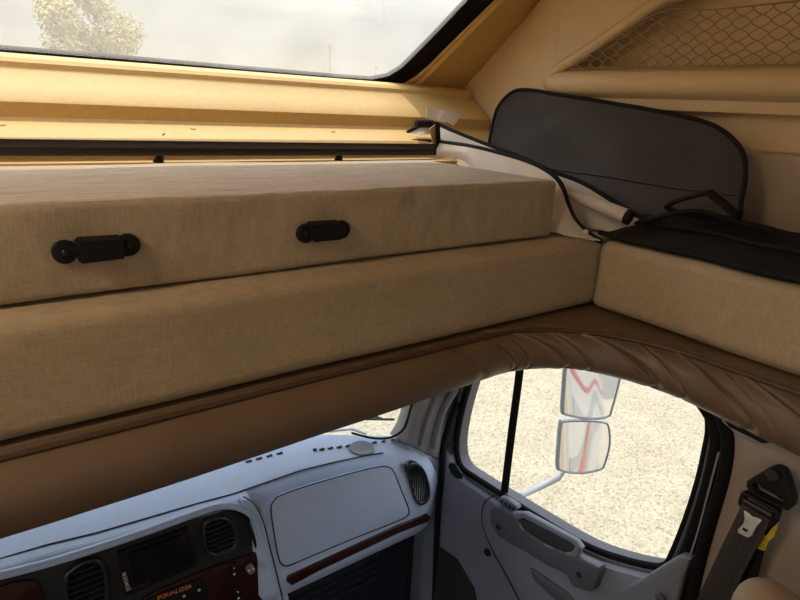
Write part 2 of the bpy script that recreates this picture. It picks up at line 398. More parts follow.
# raised rim round the pocket opening and the shelf lip below it
rim = [onX(552, 76, WX-.01), onX(560, 68, WX-.01), onX(595, 46, WX-.01), onX(655, 4, WX-.01), onX(700, -22, WX-.01)]
tube('pocket_rim', smooth_path(rim, 8), .016, M['gel_side'], wr, 12)
lipz0 = onX(620, 95, WX-.02).z
lprof = [(WX+.01, zl-.004), (WX-.012, zl-.004), (WX-.024, zl-.012), (WX-.032, zl-.03), (WX-.03, lipz0+.012), (WX-.02, lipz0+.002), (WX+.01, lipz0-.012), (WX+.05, lipz0-.02)]
rows = []
for i, y in enumerate([1.265, 1.262, 1.25, 1.235, 1.21, 1.17, 1.0, .8, .6, .4, .2, 0, -.12]):
    s = (0.05, .35, .65, .85, .96, 1, 1, 1, 1, 1, 1, 1, 1)[i]; zc = (zl+lipz0)/2
    rows.append([Vector((WX+.01+(x-WX-.01)*s, y, zc+(z-zc)*s)) for (x, z) in lprof])
grid('shelf_lip', rows, M['gel_side'], wr)
# lower side wall and its padded panel
box('lower_wall', (WX+.045, -.12, -.42), (WX+.06, 1.62, lipz0-.01), M['gel_side'], wr)
pz = onX(770, 152, WX+.02).z
box('padded_panel', (WX+.012, -.12, -.258), (WX+.05, .80, pz), M['leather'], wr, bev=.012, seg=4, label='pale cream padded lower side panel')
# roof, left cap side, underside of the cap, front skin
struct(box('ceiling', (-1.1, -3.2, .62), (1.60, 1.085, .64), gel))
struct(plate('wall_left', (-1.04, 0, 0), (0, 1, 0), (1, 0, 0), [Vector((-1.04, -.12, -.42)), Vector((-1.04, 1.7, -.42)), Vector((-1.04, 1.66, .03)), Vector((-1.04, 1.06, .63)), Vector((-1.04, -.12, .63))], gel, None, thick=.05))
struct(box('trim_3', (-1.12, 1.62, -.43), (1.56, 1.70, .0), M['white_paint']))

# storage net across the pocket
t = thing('storage_net', 'tan diamond mesh net stretched across the shelf pocket in the side wall', 'net', (WX-.008, .5, zl))
poly = [(p.y, p.z) for p in [op[0], op[1], onX(662, 13, WX), onX(720, 10, WX), onX(800, 2, WX), Vector((WX, -.05, onX(800, 2, WX).z)), op[6]]]
def inside(y, z):
    c = False; n = len(poly)
    for i in range(n):
        (y1, z1), (y2, z2) = poly[i], poly[i-1]
        if (z1 > z) != (z2 > z) and y < (y2-y1)*(z-z1)/(z2-z1)+y1: c = not c
    return c
bm = bmesh.new(); cw, chh = .040, .026
for fam in (1, -1):
    for k in range(-30, 110):
        run = []
        for s in range(0, 400):
            z = zl-.01 + s*.0008; y = -.6 + k*cw + fam*(z-zl)*cw/chh
            y += fam*.0035*math.sin((z-zl)/chh*2*PI)
            y += .004*noise.noise(Vector((y*9, z*9, 2)))
            ok = inside(y, z) and .25 < y < 1.3
            if ok and s % 4 == 0: run.append(Vector((WX-.012-.008*math.sin(y*7)*math.sin((z-zl)*20), y, z)))
            if not ok or s == 399:
                if len(run) > 1: add_tube(bm, run, .0015, 5)
                run = []
link('netting', mesh_of(bm), M['net'], t)
tube('top_cord', smooth_path([Vector((WX-.012, y, z)) for (y, z) in poly[:6]], 5), .0022, M['net'], t, 6)
tube('bottom_cord', [Vector((WX-.010, y, zl+.002)) for y in (op[0].y, .6, -.04)], .002, M['net'], t, 6)

# ================================================================== BUNK
def soft_box(lo, hi, bev, cuts=14, amp=.003, bulge=.0, seed=0):
    bm = bmesh.new(); add_box(bm, lo, hi, bev, 5)
    long = [e for e in bm.edges if e.calc_length() > .08]
    bmesh.ops.subdivide_edges(bm, edges=long, cuts=cuts, use_grid_fill=True)
    cen = (Vector(lo)+Vector(hi))/2
    for v in bm.verts:
        p = v.co; q = Vector((p.x*4+seed, p.y*5, p.z*7))
        v.co = p + Vector((noise.noise(q), noise.noise(q+Vector((9, 0, 0))), noise.noise(q+Vector((0, 17, 0)))))*amp
    return mesh_of(bm)
mt = link('bunk_mattress', soft_box((-.95, .832, -.255), (1.035, 1.277, -.134), .010, 20, .0025), M['fab_top'])
tag(mt, 'tan woven bunk mattress with two black brackets on its front face', 'mattress')
fc = link('bunk_base_cushion', soft_box((-.95, .776, -.411), (1.48, 1.355, -.2585), .020, 20, .003, seed=5), M['fab'])
tag(fc, 'long tan bolster cushion running under the front of the mattress', 'cushion')
sc = link('bunk_base_cushion', soft_box((1.122, -.1, -.411), (1.46, .773, -.2585), .020, 16, .003, seed=11), M['fab'])
tag(sc, 'short tan side cushion below the folded black covers', 'cushion')
def bracket(a, b, blk):
    """black strap bracket screwed to the mattress front: two round ears and a bridge between them"""
    Y = .8335
    A, B = onY(*a, Y), onY(*b, Y); r = .0150
    ax = (B-A).normalized(); up = Vector((0, 0, 1))
    up = (up-ax*up.dot(ax)).normalized()
    pts = []; nk = .0075; Lx = (B-A).length
    for k in range(13):
        an = .5 + (2*PI-1.0)*k/12; pts.append(A+ax*math.cos(an)*r+up*math.sin(an)*r)
    pts.append(A+ax*r*1.15-up*nk); pts.append(B-ax*r*1.15-up*nk)
    for k in range(13):
        an = PI+.5 + (2*PI-1.0)*k/12; pts.append(B+ax*math.cos(an)*r+up*math.sin(an)*r)
    pts.append(B-ax*r*1.15+up*nk*.4); pts.append(A+ax*r*1.15+up*nk*.4)
    br = plate('bracket', A + Vector((0, -.009, 0)), ax, (0, -1, 0), pts, M['black'], mt, thick=.010, bev=.0015)
    bl = [onY(x, y, Y-.022) for x, y in blk]
    bm = bmesh.new()
    fr = [bm.verts.new(p) for p in bl]; bk = [bm.verts.new(p + Vector((0, .022, .004))) for p in bl]
    bm.faces.new(fr); bm.faces.new(bk[::-1])
    for k in range(4): bm.faces.new((fr[k], fr[(k+1) % 4], bk[(k+1) % 4], bk[k]))
    bmesh.ops.bevel(bm, geom=list(bm.edges), offset=.0025, segments=2, affect='EDGES')
    link('bridge', mesh_of(bm), M['black'], br)
    for P in (A, B): disc('screw', P+Vector((0, -.0095, 0)), (0, -1, 0), .004, .0025, M['black_metal'], br, seg=12)
bracket((64, 251), (127, 244), [(77, 243), (124, 240), (127, 259), (80, 265)])
bracket((304, 233), (340, 229), [(312, 226), (343, 224), (344, 240), (314, 243)])
# guard rail
ry = 1.325
ra, rb = onY(-60, 144.5, ry), onY(433, 149, ry); ra = Vector((-.95, ry, -.103)); rb = Vector((rb.x, ry, -.112))
t = thing('guard_rail', 'black metal rail along the back of the bunk mattress', 'rail', (0, ry, -.139))
dr = (rb-ra).normalized(); zc = Vector((0, 0, 1))
bm = bmesh.new(); H = .0150
sec = [(-.008, -H), (.008, -H), (.009, -.0015), (.008, .0), (.009, .0015), (.008, H), (-.008, H), (-.009, .0015), (-.008, 0), (-.009, -.0015)]
rg = [[bm.verts.new(P + Vector((0, y, z))) for (y, z) in sec] for P in (ra, lerp(ra, rb, .5), rb)]
for i in range(2):
    for k in range(len(sec)): bm.faces.new((rg[i][k], rg[i][(k+1) % len(sec)], rg[i+1][(k+1) % len(sec)], rg[i+1][k]))
bm.faces.new(rg[0]); bm.faces.new(rg[-1])
link('bar', mesh_of(bm), M['black_metal'], t)
box('end_cap', rb+Vector((-.002, -.010, -.015)), rb+Vector((.006, .010, .014)), M['black'], t, bev=.002)
for px in (160, 340):
    q = onY(px, 152, ry)
    tube('post', [Vector((q.x, ry, -.112)), Vector((q.x, ry+.002, -.126)), Vector((q.x-.006, ry-.004, -.1385))], lambda i, n: (.0085, .0075, .011)[i], M['black_metal'], t, 10)

# ledge under the cushions and the rolled vinyl bolster
ledge = [Vector((-.95, .774, -.4135)), Vector((.80, .774, -.4135)), Vector((.92, .752, -.4135)), Vector((1.02, .67, -.4135)), Vector((1.065, .52, -.4135)), Vector((1.07, -.1, -.4135)), Vector((1.5, -.1, -.4135)), Vector((1.5, 1.62, -.4135)), Vector((-.95, 1.62, -.4135))]
lg = struct(plate('trim_4', ledge[0], (1, 0, 0), (0, 0, 1), ledge, M['vinyl'], None, thick=.016, bev=.004))
def bol_path():
    P = []; zl_ = -.469; cx, cy, rr = .80, .45, .27
    for k in range(160): P.append(Vector((-.95 + (cx+.95)*k/160, .765, zl_)))
    for k in range(240):
        a = PI/2*(1-k/239); P.append(Vector((cx+rr*math.cos(a), cy+(.765-cy)*math.sin(a), zl_+0)))
    for k in range(1, 120): P.append(Vector((cx+rr, cy-.55*k/119, zl_+.002*k/119)))
    return P
BP = bol_path(); L = [0]
for a, b in zip(BP, BP[1:]): L.append(L[-1]+(b-a).length)
def bol_f(s): return .0530*interp([(0, 1), (1.0, .99), (1.3, .95), (1.55, .90), (1.75, .84), (1.95, .79), (2.15, .86), (2.4, .99)], s)
for i, p in enumerate(BP): p.z += interp([(0, .003), (1.0, .003), (1.55, .009), (1.95, .015), (2.15, .011), (2.4, .004)], L[i])
folds = [(1.64, .006, .010, .05), (1.73, .005, .007, .06), (1.83, .009, .011, .09), (1.90, .006, .008, .07), (1.985, .011, .012, .12), (2.08, .005, .008, .09), (2.17, .008, .010, .12), (2.30, .006, .012, .14), (2.24, .003, .006, .1), (1.78, .003, .006, .05)]
def bol_r(i, n):
    s = L[i]
    def f(a):
        r = bol_f(s) + .0016*noise.noise(Vector((s*6, math.cos(a)*1.2, math.sin(a)*1.2)))
        ph = math.sin(a)
        for (c, am, w, tw) in folds:
            x = (s-c-tw*math.cos(a+.6))/(w*.75)
            r += am*.5*math.exp(-x*x)*(.55+.45*ph) - am*.6*math.exp(-((x-1.9)/1.0)**2)
        return r
    return f
bm = bmesh.new(); add_tube(bm, BP, bol_r, 200)
lb = link('padded_roll', mesh_of(bm), M['vinyl'], lg)
off = [p + Vector((0, 0, bol_f(L[i*4])-.0065)) for i, p in enumerate(BP[::4])]
pp = []
for i, p in enumerate(off):
    tdir = (off[min(i+1, len(off)-1)]-off[max(i-1, 0)]).normalized(); nrm = Vector((tdir.y, -tdir.x, 0)).normalized()
    pp.append(p + nrm*.014 + Vector((0, 0, .0075)))
tube('piping', pp, .0045, M['vinyl_dark'], lg, 8)

# ================================================================== SUNSHADE COVERS ON THE BUNK
def sheet(name, px, plane, m, parent, thick=.006, sag=.006, seed=0, bindings=None, n=10):
    pass
# leaning charcoal cover
pn = Vector((-1, 0, .38)).normalized(); pp0 = Vector((1.405, 1.0, .05))
o1 = [(487, 186), (489, 150), (494, 118), (501, 101), (513, 91), (530, 90), (570, 97), (610, 103), (650, 110), (690, 118), (715, 126), (733, 139), (743, 155), (745, 176), (741, 200), (735, 222), (690, 224), (640, 216), (590, 205), (540, 195)]
t = thing('window_cover', 'charcoal coated window cover with black edging leaning against the side wall', 'cover', onP(620, 210, pp0, pn))
pts = smooth_path([onP(x, y, pp0, pn) for x, y in o1], 4, True)
cu = plate_mesh(pts[0], (0, 1, 0), pn, pts, (), .006, .0015)
bm = bmesh.new(); bm.from_mesh(cu)
bmesh.ops.triangulate(bm, faces=bm.faces)
for _ in range(4):
    es = [e for e in bm.edges if e.calc_length() > .035]
    if not es: break
    bmesh.ops.subdivide_edges(bm, edges=es, cuts=1); bmesh.ops.triangulate(bm, faces=[f for f in bm.faces if len(f.verts) > 4])
def wav(p):
    return pn*(.013*noise.noise(Vector((p.y*5, p.z*9, 1))) + .005*noise.noise(Vector((p.y*16, p.z*12, 4)))) + Vector((.0, 0, 0))
for v in bm.verts: v.co += wav(v.co)
bm.to_mesh(cu); bm.free()
link('panel', cu, M['dark_cloth'], t)
tube('edging', [p + wav(p) for p in pts], .0058, M['black_cloth'], t, 8, closed=True, ell=(1, .9))
sp = [onP(x, y, pp0, pn) for x, y in [(489, 158), (540, 166), (600, 176), (660, 186), (742, 196)]]
tube('quilt_seam', [p + wav(p) + pn*.001 for p in smooth_path(sp, 6)], .0030, M['dark_cloth'], t, 6)

# pale lined cover slumped between mattress and wall
t = thing('window_cover', 'pale grey lined window cover with black edging slumped beside the mattress end', 'cover', (1.1, 1.0, -.255))
def P3(px, py, ax, v): return (onX if ax == 'x' else onY)(px, py, v)
up = [P3(352, 152, 'y', 1.40), P3(385, 145, 'y', 1.395), P3(412, 141.5, 'y', 1.385), P3(437, 142, 'x', 1.135), P3(468, 146, 'x', 1.13), P3(500, 153.5, 'x', 1.125), P3(530, 162.5, 'x', 1.115), P3(550, 173, 'x', 1.105), P3(561, 185, 'x', 1.10), P3(567, 202, 'x', 1.10), P3(575, 220, 'x', 1.105), P3(590, 235, 'x', 1.115), P3(602, 241.5, 'x', 1.125)]
lo = [Vector((p.x, p.y-.004, -.134)) if i < 2 else Vector((max(1.0425, p.x-.06 if p.y > .832 else 1.06), p.y-.012, min(-.15-.1*min(1, max(0, (1.3-p.y)/.3)), p.z-.006))) for i, p in enumerate(up)]
lo = [Vector((p.x, p.y, p.z)) for p in lo]
for i in range(2, 5): lo[i] = Vector((up[i].x-.01, up[i].y-.015, -.136))
lo[-1] = P3(592, 240.5, 'x', 1.11); lo[-2] = P3(568, 238, 'x', 1.078); lo[-3] = Vector((1.062, .836, -.25)); lo[-4] = Vector((1.052, .86, -.25))
lo = [Vector((p.x, p.y, max(p.z, -.2545))) for p in lo]
U, Lw = smooth_path(up, 5), smooth_path(lo, 5)
rows = []
for i in range(len(U)):
    a, b = U[i], Lw[i]; row = []
    for k in range(9):
        q = lerp(a, b, k/8); sg = math.sin(PI*k/8)
        q = q + Vector((-.006*sg, -.004*sg, 0)) + Vector((.003*noise.noise(Vector((i*.5, k*.25, 3)))*sg, 0, 0))
        row.append(q)
    rows.append(row)
B1 = grid('lining', rows, M['silver_cloth'], t, thick=.003)
tube('edging', [p for p in U], .0062, M['black_cloth'], t, 8)
# upper flap behind it
up2 = [P3(404, 137, 'y', 1.44), P3(410, 131, 'y', 1.44), P3(424, 125, 'y', 1.44), P3(436, 124, 'x', 1.20), P3(455, 132, 'x', 1.20), P3(490, 146, 'x', 1.20), P3(520, 157, 'x', 1.20), P3(550, 171, 'x', 1.205), P3(580, 182, 'x', 1.21), P3(605, 196, 'x', 1.215), P3(625, 209, 'x', 1.22), P3(645, 219, 'x', 1.225), P3(665, 224, 'x', 1.23)]
lo2 = [Vector((p.x-.02, p.y-.02, p.z-.03)) for p in up2]
for i, q in enumerate([None, None, None, (1.15, 1.39), (1.145, 1.30), (1.14, 1.16), (1.14, 1.06), (1.135, .97), (1.15, .92), (1.18, .88), (1.195, .84), (1.205, .80), (1.215, .77)]):
    if q: lo2[i] = Vector((q[0], q[1], max(-.252, min(up2[i].z-.03, -.145-.12*max(0, min(1, (1.25-q[1])/.35))))))
U2, L2 = smooth_path(up2, 5), smooth_path(lo2, 5)
rows = []
for i in range(len(U2)):
    rows.append([lerp(U2[i], L2[i], k/8) + Vector((.006*math.sin(PI*k/8)*noise.noise(Vector((i*.12, k*.3, 8))), 0, -.004*math.sin(PI*k/8))) for k in range(9)])
grid('flap', rows, M['silver_cloth'], t, thick=.003)
tube('edging', U2, .0062, M['black_cloth'], t, 8)
# rolled end showing its pale lining, with a black edge
ra_, rb_ = P3(566, 192, 'x', 1.135), P3(628, 217, 'x', 1.17)
tube('rolled_end', [ra_, lerp(ra_, rb_, .3)+Vector((0, 0, -.002)), lerp(ra_, rb_, .7), rb_], lambda i, n: (.008, .015, .019, .020)[i], M['silver_cloth'], t, 16, ell=(1, .8))
tube('roll_edge', [lerp(ra_, rb_, .97), rb_+(rb_-ra_).normalized()*.006], .0208, M['black_cloth'], t, 16, ell=(1, .8))
disc('snap', onX(586, 232, 1.103), (-1, -.3, .2), .006, .004, M['silver_cloth'], t)
box('strap_knot', P3(424, 124, 'y', 1.40)-Vector((.03, .014, .010)), P3(424, 124, 'y', 1.40)+Vector((.03, .012, .012)), M['black_cloth'], t, bev=.008)
px_plate('strap', [(430, 129), (436, 124), (439, 149), (434, 148)], ('y', 1.352), M['strap'], t, thick=.004, label='short tan strap')
px_plate('strap', [(436, 122), (440, 123), (441, 152), (437, 157)], ('y', 1.345), M['black_cloth'], t, thick=.004)
cr = [P3(427, 107, 'y', 1.36), P3(436, 108.5, 'y', 1.36), P3(447, 111, 'y', 1.355)]
rows = [[p + Vector((0, .002*math.sin(k*2.2), -.0105*k)) for p in cr] for k in range(4)]
grid('care_label', rows, M['paper'], t, thick=.001)
cr = [P3(446, 110, 'y', 1.34), P3(453, 110.5, 'y', 1.335), P3(461, 116, 'y', 1.33)]
rows = [[p + Vector((-.009*k, .002*math.sin(k*2), -.009*k)) for p in cr] for k in range(4)]
grid('care_label', rows, M['paper'], t, thick=.001)

# black folded cover lying on the side cushion
t = thing('window_cover', 'folded black window cover lying flat along the side cushion', 'cover', (1.25, .5, -.257))
prof2 = [(0, -.2515), (.02, -.238), (.07, -.228), (.12, -.232), (.17, -.222), (.23, -.226), (.27, -.236), (.285, -.2515)]
rows = []
ys = [.79, .77, .74, .68, .62, .56, .50, .44, .38, .3, .2, .1, 0]
x0 = [1.15, 1.145, 1.14, 1.14, 1.14, 1.145, 1.135, 1.13, 1.135, 1.13, 1.13, 1.13, 1.13]
hh = [.15, .5, .8, 1.0, 1.1, 1.0, .9, 1.0, 1.0, 1.0, 1, 1, 1]
for i, y in enumerate(ys):
    row = []
    for (dx, z) in prof2:
        q = Vector((x0[i]+dx*1.05, y, -.2515+(z+.2515)*hh[i]*(1.25+2.6*dx)))
        q.z += .005*noise.noise(Vector((q.x*14, q.y*9, 5)))*hh[i] if z > -.25 else 0
        row.append(q)
    row.append(Vector((x0[i]+.29, y, -.2535))); row.insert(0, Vector((x0[i], y, -.2535)))
    rows.append(row)
fold = grid('folded_cloth', rows, M['black_cloth'], t)
fe = []
for i in range(len(ys)): fe.append(Vector((x0[i]-.002, ys[i], -.247)))
tube('edging', smooth_path(fe, 5), .006, M['black_cloth'], t, 8)
fe = [Vector((x0[i]+.07+.012*math.sin(i*1.3), ys[i], -.2515+.0255*hh[i]*1.5)) for i in range(1, len(ys))]
tube('edging', smooth_path(fe, 5), .005, M['black_cloth'], t, 8)
# strap loop sticking up
lp = [P3(668, 208, 'x', 1.24), P3(674, 202, 'x', 1.24), P3(706, 193, 'x', 1.25), P3(712, 195, 'x', 1.25), P3(735, 215, 'x', 1.26), P3(715, 219, 'x', 1.25), P3(690, 215, 'x', 1.245)]
tube('strap_loop', smooth_path(lp, 5, True), .0075, M['black_cloth'], t, 8, closed=True, ell=(1.7, .7))
lp = [P3(640, 222, 'x', 1.19), P3(672, 214, 'x', 1.20), P3(700, 212, 'x', 1.22), P3(735, 222, 'x', 1.25), P3(770, 232, 'x', 1.27)]
tube('strap_end', smooth_path(lp, 6), .009, M['black_cloth'], t, 8, ell=(1.5, .7))

# ================================================================== CAB
struct(box('floor', (-1.05, -.4, -2.02), (1.25, 1.75, -1.95), M['floor']))
struct(box('wall_cab_right', (1.17, 1.29, -1.98), (1.24, 1.42, -1.04), M['door']))
struct(box('wall_cab_front', (.98, 1.38, -1.98), (1.168, 1.41, -1.15), M['floor']))
struct(box('wall_firewall', (-1.05, 1.665, -1.95), (1.25, 1.70, -1.36), M['floor']))
# ---- dashboard body: section lofted across the cab
t = thing('dashboard', 'grey truck dashboard with dark centre console and passenger glove box', 'dashboard', (.5, 1.4, -1.3))
seamz = [(-1, -.912), (0, -.912), (.15, -.93), (.37, -.942), (.46, -.950), (.65, -.949), (.81, -.966), (.92, -.985), (1.0, -1.003), (1.05, -1.02), (1.09, -1.05), (1.12, -1.10), (1.135, -1.17)]
BASE = [(-1.05, 1.34), (-.9, 1.42), (-.5, 1.58), (0, 1.64), (.4, 1.56), (.6, 1.495), (.74, 1.43), (.85, 1.372), (.93, 1.338), (1.05, 1.322), (1.15, 1.315)]
def dash_sec(x):
    z = interp(seamz, x); e = max(0, (x-.98)/.125)
    base = interp(BASE, x)
    k = .045*max(0, (x-1.03)/.1)**2 + .03*max(0, (.53-x)/.045)**2
    zb = -.985+.02 if x > .9 else lerp(-.89, -.965, max(0, x)/.9)
    zb = min(zb, z+.015)
    return [Vector((x, base+.015, -1.32)), Vector((x, base, zb)), Vector((x, lerp(base, 1.27, .5), lerp(zb, z, .5)+.008)), Vector((x, 1.275, z+.002)), Vector((x, 1.255, z-.001)), Vector((x, 1.235, z-.010)), Vector((x, 1.215+k*.6, z-.028)), Vector((x, 1.204+k*.8, z-.055)),
            Vector((x, 1.20+k, lerp(z-.07, -1.26, .25))), Vector((x, 1.20+k, lerp(z-.07, -1.26, .6))), Vector((x, 1.20+k, -1.255)), Vector((x, 1.208+k, -1.29)), Vector((x, 1.24+k, -1.315)), Vector((x, 1.32, -1.33)), Vector((x, 1.5, -1.33))]
xs = [.488, .50, .53, .56, .6, .66, .72, .78, .84, .9, .95, .99, 1.02, 1.045, 1.07, 1.09, 1.105, 1.12, 1.128]
rows = [dash_sec(x) for x in xs]
c = [sum((p for p in rows[-1]), Vector())/len(rows[-1])]
rows.append([Vector((1.133, lerp(p.y, 1.38, .25), lerp(p.z, -1.18, .25))) for p in rows[-1]])
rows.append([Vector((1.135, 1.38, -1.18)) for p in rows[-1]])
grid('passenger_pad', rows, M['dash'], t)
# centre pad (brow over the console)
def brow(x):
    z = interp(seamz, x); base = interp(BASE, x); zb = lerp(-.89, -.965, max(0, x)/.9); zb = min(zb, z+.015)
    return [Vector((x, base+.015, -1.32)), Vector((x, base, zb)), Vector((x, lerp(base, 1.27, .5), lerp(zb, z, .5)+.008)), Vector((x, 1.275, z+.002)), Vector((x, 1.255, z-.0005)), Vector((x, 1.235, z-.001)), Vector((x, 1.222, z-.003)), Vector((x, 1.216, z-.008)), Vector((x, 1.221, z-.014)), Vector((x, 1.245, z-.018))]
rows = [brow(x) for x in (-1.03, -.6, -.2, -.05, .05, .15, .25, .33, .37, .41, .45, .47, .49)]
grid('centre_pad', rows, M['dash'], t)
# side cheek right of the console
ck = [(243, 509), (248, 514), (254, 524), (261, 540), (268, 570), (277, 605), (284, 650), (300, 650), (287, 590), (278, 545), (268, 518), (257, 507), (249, 501), (243, 500)]
px_plate('console_cheek', ck, ('y', 1.209), M['dash'], t, thick=.03, bev=.003)
# seam lines
def px_line(name, px, plane_y, r, m, parent, dy=0): return tube(name, smooth_path([onY(x, y, plane_y) for x, y in px], 5), r, m, parent, 6)
sl = [Vector((x, 1.2565, interp(seamz, x)+.0008)) for x in (-1, -.5, -.1, .05, .15, .25, .33, .40, .46, .55, .65, .75, .85, .92)]
tube('pad_seam', sl, .0018, M['seam'], t, 6)
tube('pad_seam', smooth_path([onY(x, y, 1.198) for x, y in [(243, 496.5), (254, 504), (263, 521), (270, 548), (277, 575), (284, 605)]], 5), .0017, M['seam'], t, 6)
# glove box door
gb = [(271, 512), (273, 502), (281, 495), (310, 485), (350, 473.5), (378, 467), (388, 467), (394, 472), (402, 492), (409, 510), (407, 516), (398, 521), (350, 540), (300, 561), (287, 566), (280, 562), (276, 545)]
ctr = (340, 515)
gd = px_plate('glove_box_door', gb, ('y', 1.196), M['dash'], t, thick=.008, bev=.003)
go = [onY(x, y, 1.1965) for x, y in gb]
tube('gap', smooth_path(go, 3, True), .0017, M['seam'], gd, 6, closed=True)
# wood strip
st = [(287, 582), (288, 577), (320, 562), (360, 543.5), (400, 525), (428, 514.5), (431, 517), (429, 522), (400, 533), (360, 552), (320, 571), (292, 586)]
px_plate('wood_strip', st, ('y', 1.194), M['wood'], t, thick=.012, bev=.003, label='dark red wood-look strip')
# end vent
def vent(px, plane_y, nsl, vertical, parent, lab=None, tilt=(.07, -.03)):
    pts = px
    cx = sum(p[0] for p in pts)/len(pts); cy = sum(p[1] for p in pts)/len(pts)
    inner = [(cx+(x-cx)*.80, cy+(y-cy)*.82) for x, y in pts]
    v = px_plate('air_vent', pts, ('y', plane_y), M['vent_rim'], parent, [inner], thick=.022, bev=.005, smooth=4, label=lab)
    px_plate('vent_back', [(cx+(x-cx)*.9, cy+(y-cy)*.9) for x, y in pts], ('y', plane_y+.014), M['seam'], v, thick=.004, smooth=4)
    I = smooth_path([onY(x, y, plane_y+.004) for x, y in inner], 4, True)
    def span(val, ax):
        o = 2 if ax == 0 else 0; r = []
        for p, q in zip(I, I[1:]+I[:1]):
            if (p[ax]-val)*(q[ax]-val) <= 0 and p[ax] != q[ax]: r.append(lerp(p[o], q[o], (val-p[ax])/(q[ax]-p[ax])))
        return (min(r), max(r)) if r else (0, 0)
    x0, x1 = min(p.x for p in I), max(p.x for p in I); z0, z1 = min(p.z for p in I), max(p.z for p in I)
    for k in range(nsl):
        f = (k+.5)/nsl
        if vertical:
            c_ = lerp(x0, x1, f); a_ = span(c_, 0); box('slat', (c_-.0012, plane_y+.004, a_[0]), (c_+.0012, plane_y+.013, a_[1]), M['fascia'], v)
        else:
            c_ = lerp(z0, z1, f); a_ = span(c_, 2); box('slat', (a_[0], plane_y+.002, c_-.0018), (a_[1], plane_y+.013, c_+.0018), M['fascia'], v)
    return v
vent([(409, 465), (417, 463), (425, 470), (430, 484), (431, 496), (427, 504), (420, 506), (415, 500), (411, 485), (408, 472)], 1.193, 9, True, t, 'tall oval vent at the passenger end')
# speaker grille and defroster slots on the dash top
p = onZ(362, 449, -.958)
sp_ = [p + Vector((math.cos(a)*.048, math.sin(a)*.032, .0)) for a in [2*PI*k/24 for k in range(24)]]
def dash_top_z(x, y):
    s = dash_sec(x); a, b = s[1], s[3]
    f = (y-b.y)/(a.y-b.y) if a.y != b.y else 0
    return lerp(b.z, a.z, max(0, min(1, f)))+.008*math.sin(PI*max(0, min(1, f)))*.9
def drop(px, py):
    d = ray(px, py); best = None
    for k in range(2000):
        s = 1.0+k*.0006; q = d*(s/d.y)
        if q.z <= dash_top_z(q.x, q.y): return q
    return q
q0 = drop(362, 449)
rows = []
for r in (0.001, .5, .95, 1.0):
    row = []
    for k in range(25):
        a = 2*PI*k/24; x = q0.x+math.cos(a)*.042*r; y = q0.y+math.sin(a)*.03*r
        row.append(Vector((x, y, dash_top_z(x, y)+(.004 if r < 1 else -.002))))
    rows.append(row)
grid('speaker_grille', rows, mat('grey_speaker_grille', (.30, .33, .40), .7, bump=1.0, bump_scale=900), t)
for (a, b) in [((322, 449), (392, 440)), ((249, 461), (280, 453))]:
    n_ = 9 if a[0] > 300 else 4
    for k in range(n_):
        q = drop(lerp(a[0], b[0], k/(n_-1)), lerp(a[1], b[1], k/(n_-1)))
        box('defroster_slot', q+Vector((-.009, -.003, -.002)), q+Vector((.007, .003, .0012)), M['seam'], t)
q = drop(315, 450); disc('light_sensor', q, (0, 0, 1), .006, .004, M['black'], t)
# ---- centre console fascia
FY = 1.222
fa = [(-40, 592), (0, 580), (50, 566), (100, 550), (150, 533), (200, 515), (222, 509), (236, 512), (246, 521), (253, 536), (260, 560), (270, 605), (276, 640), (-60, 700)]
fas = px_plate('console_fascia', fa, ('y', FY), M['fascia'], t, thick=.012, bev=.003, label='dark charcoal console fascia')
FB = FY-.006
tube('brow_edge', smooth_path([onY(x, y, 1.214) for x, y in [(-60, 590), (0, 575.5), (50, 562.5), (100, 547), (150, 530), (200, 512), (222, 506), (239, 507.5), (253, 516.5), (262, 534), (270, 563), (279, 604), (287, 650)]], 6), .009, M['dash'], t, 12)
# dark lip under the brow
tube('fascia_lip', smooth_path([onY(x, y, FY-.004) for x, y in fa[:-2]], 4), .0045, M['black'], t, 8)
vent([(203, 528), (207, 521), (217, 518), (229, 519), (236, 527), (239, 541), (236, 550), (227, 555), (214, 558), (206, 552), (203, 541)], FY-.014, 7, False, t, 'square-rounded vent right of the radio')
vent([(64, 580), (70, 571), (82, 563), (96, 560), (105, 565), (109, 578), (110, 598), (104, 612), (88, 620), (72, 618), (65, 603)], FY-.014, 8, False, t, 'square-rounded vent left of the radio')
rd = px_plate('radio', [(118, 554), (189, 528.5), (198, 566), (126, 597)], ('y', FY-.012), M['black'], t, thick=.014, bev=.002, label='black double-height radio')
px_plate('screen', [(129, 555), (183.5, 535), (191.5, 563.5), (135, 587)], ('y', FY-.0205), M['screen'], rd, thick=.002)
px_plate('trim_bar', [(133, 587), (150, 580.5), (151, 583), (134, 590)], ('y', FY-.021), M['black_metal'], rd, thick=.002)
a, b = onY(129.5, 589, FY-.0215), onY(121, 559, FY-.0215)
link('lettering', text_mesh('JENSEN', onY(130.5, 589.5, FY-.0215), b-a, (0, -1, 0), .012, .0006, 1.45), M['white_print'], rd, smooth=False)
for (x, y) in [(205, 522), (246, 547), (107, 552)]:
    disc('screw', onY(x, y, FB-.0005), (0, -1, 0), .005, .002, M['black'], t, seg=12)
wd = [(140, 603), (150, 595), (202, 572), (256, 553), (262, 572), (270, 610), (160, 660)]
wp = px_plate('wood_panel', wd, ('y', FB-.003), M['wood'], t, thick=.008, bev=.002, label='dark red wood-look lower panel')
px_plate('wood_panel', [(-40, 604), (0, 588), (14, 583), (34, 581), (40, 586), (44, 602), (50, 640), (-50, 660)], ('y', FB-.003), M['wood'], t, thick=.008, bev=.002, label='dark red wood-look panel at the left')
eq = px_plate('equalizer_panel', [(140, 608), (150, 599), (202, 578), (206, 582), (211, 610), (150, 640)], ('y', FB-.009), M['black'], t, thick=.010, bev=.002, label='black panel with orange lettering')
a, b = onY(158, 599.5, FB-.0145), onY(196, 586, FB-.0145)
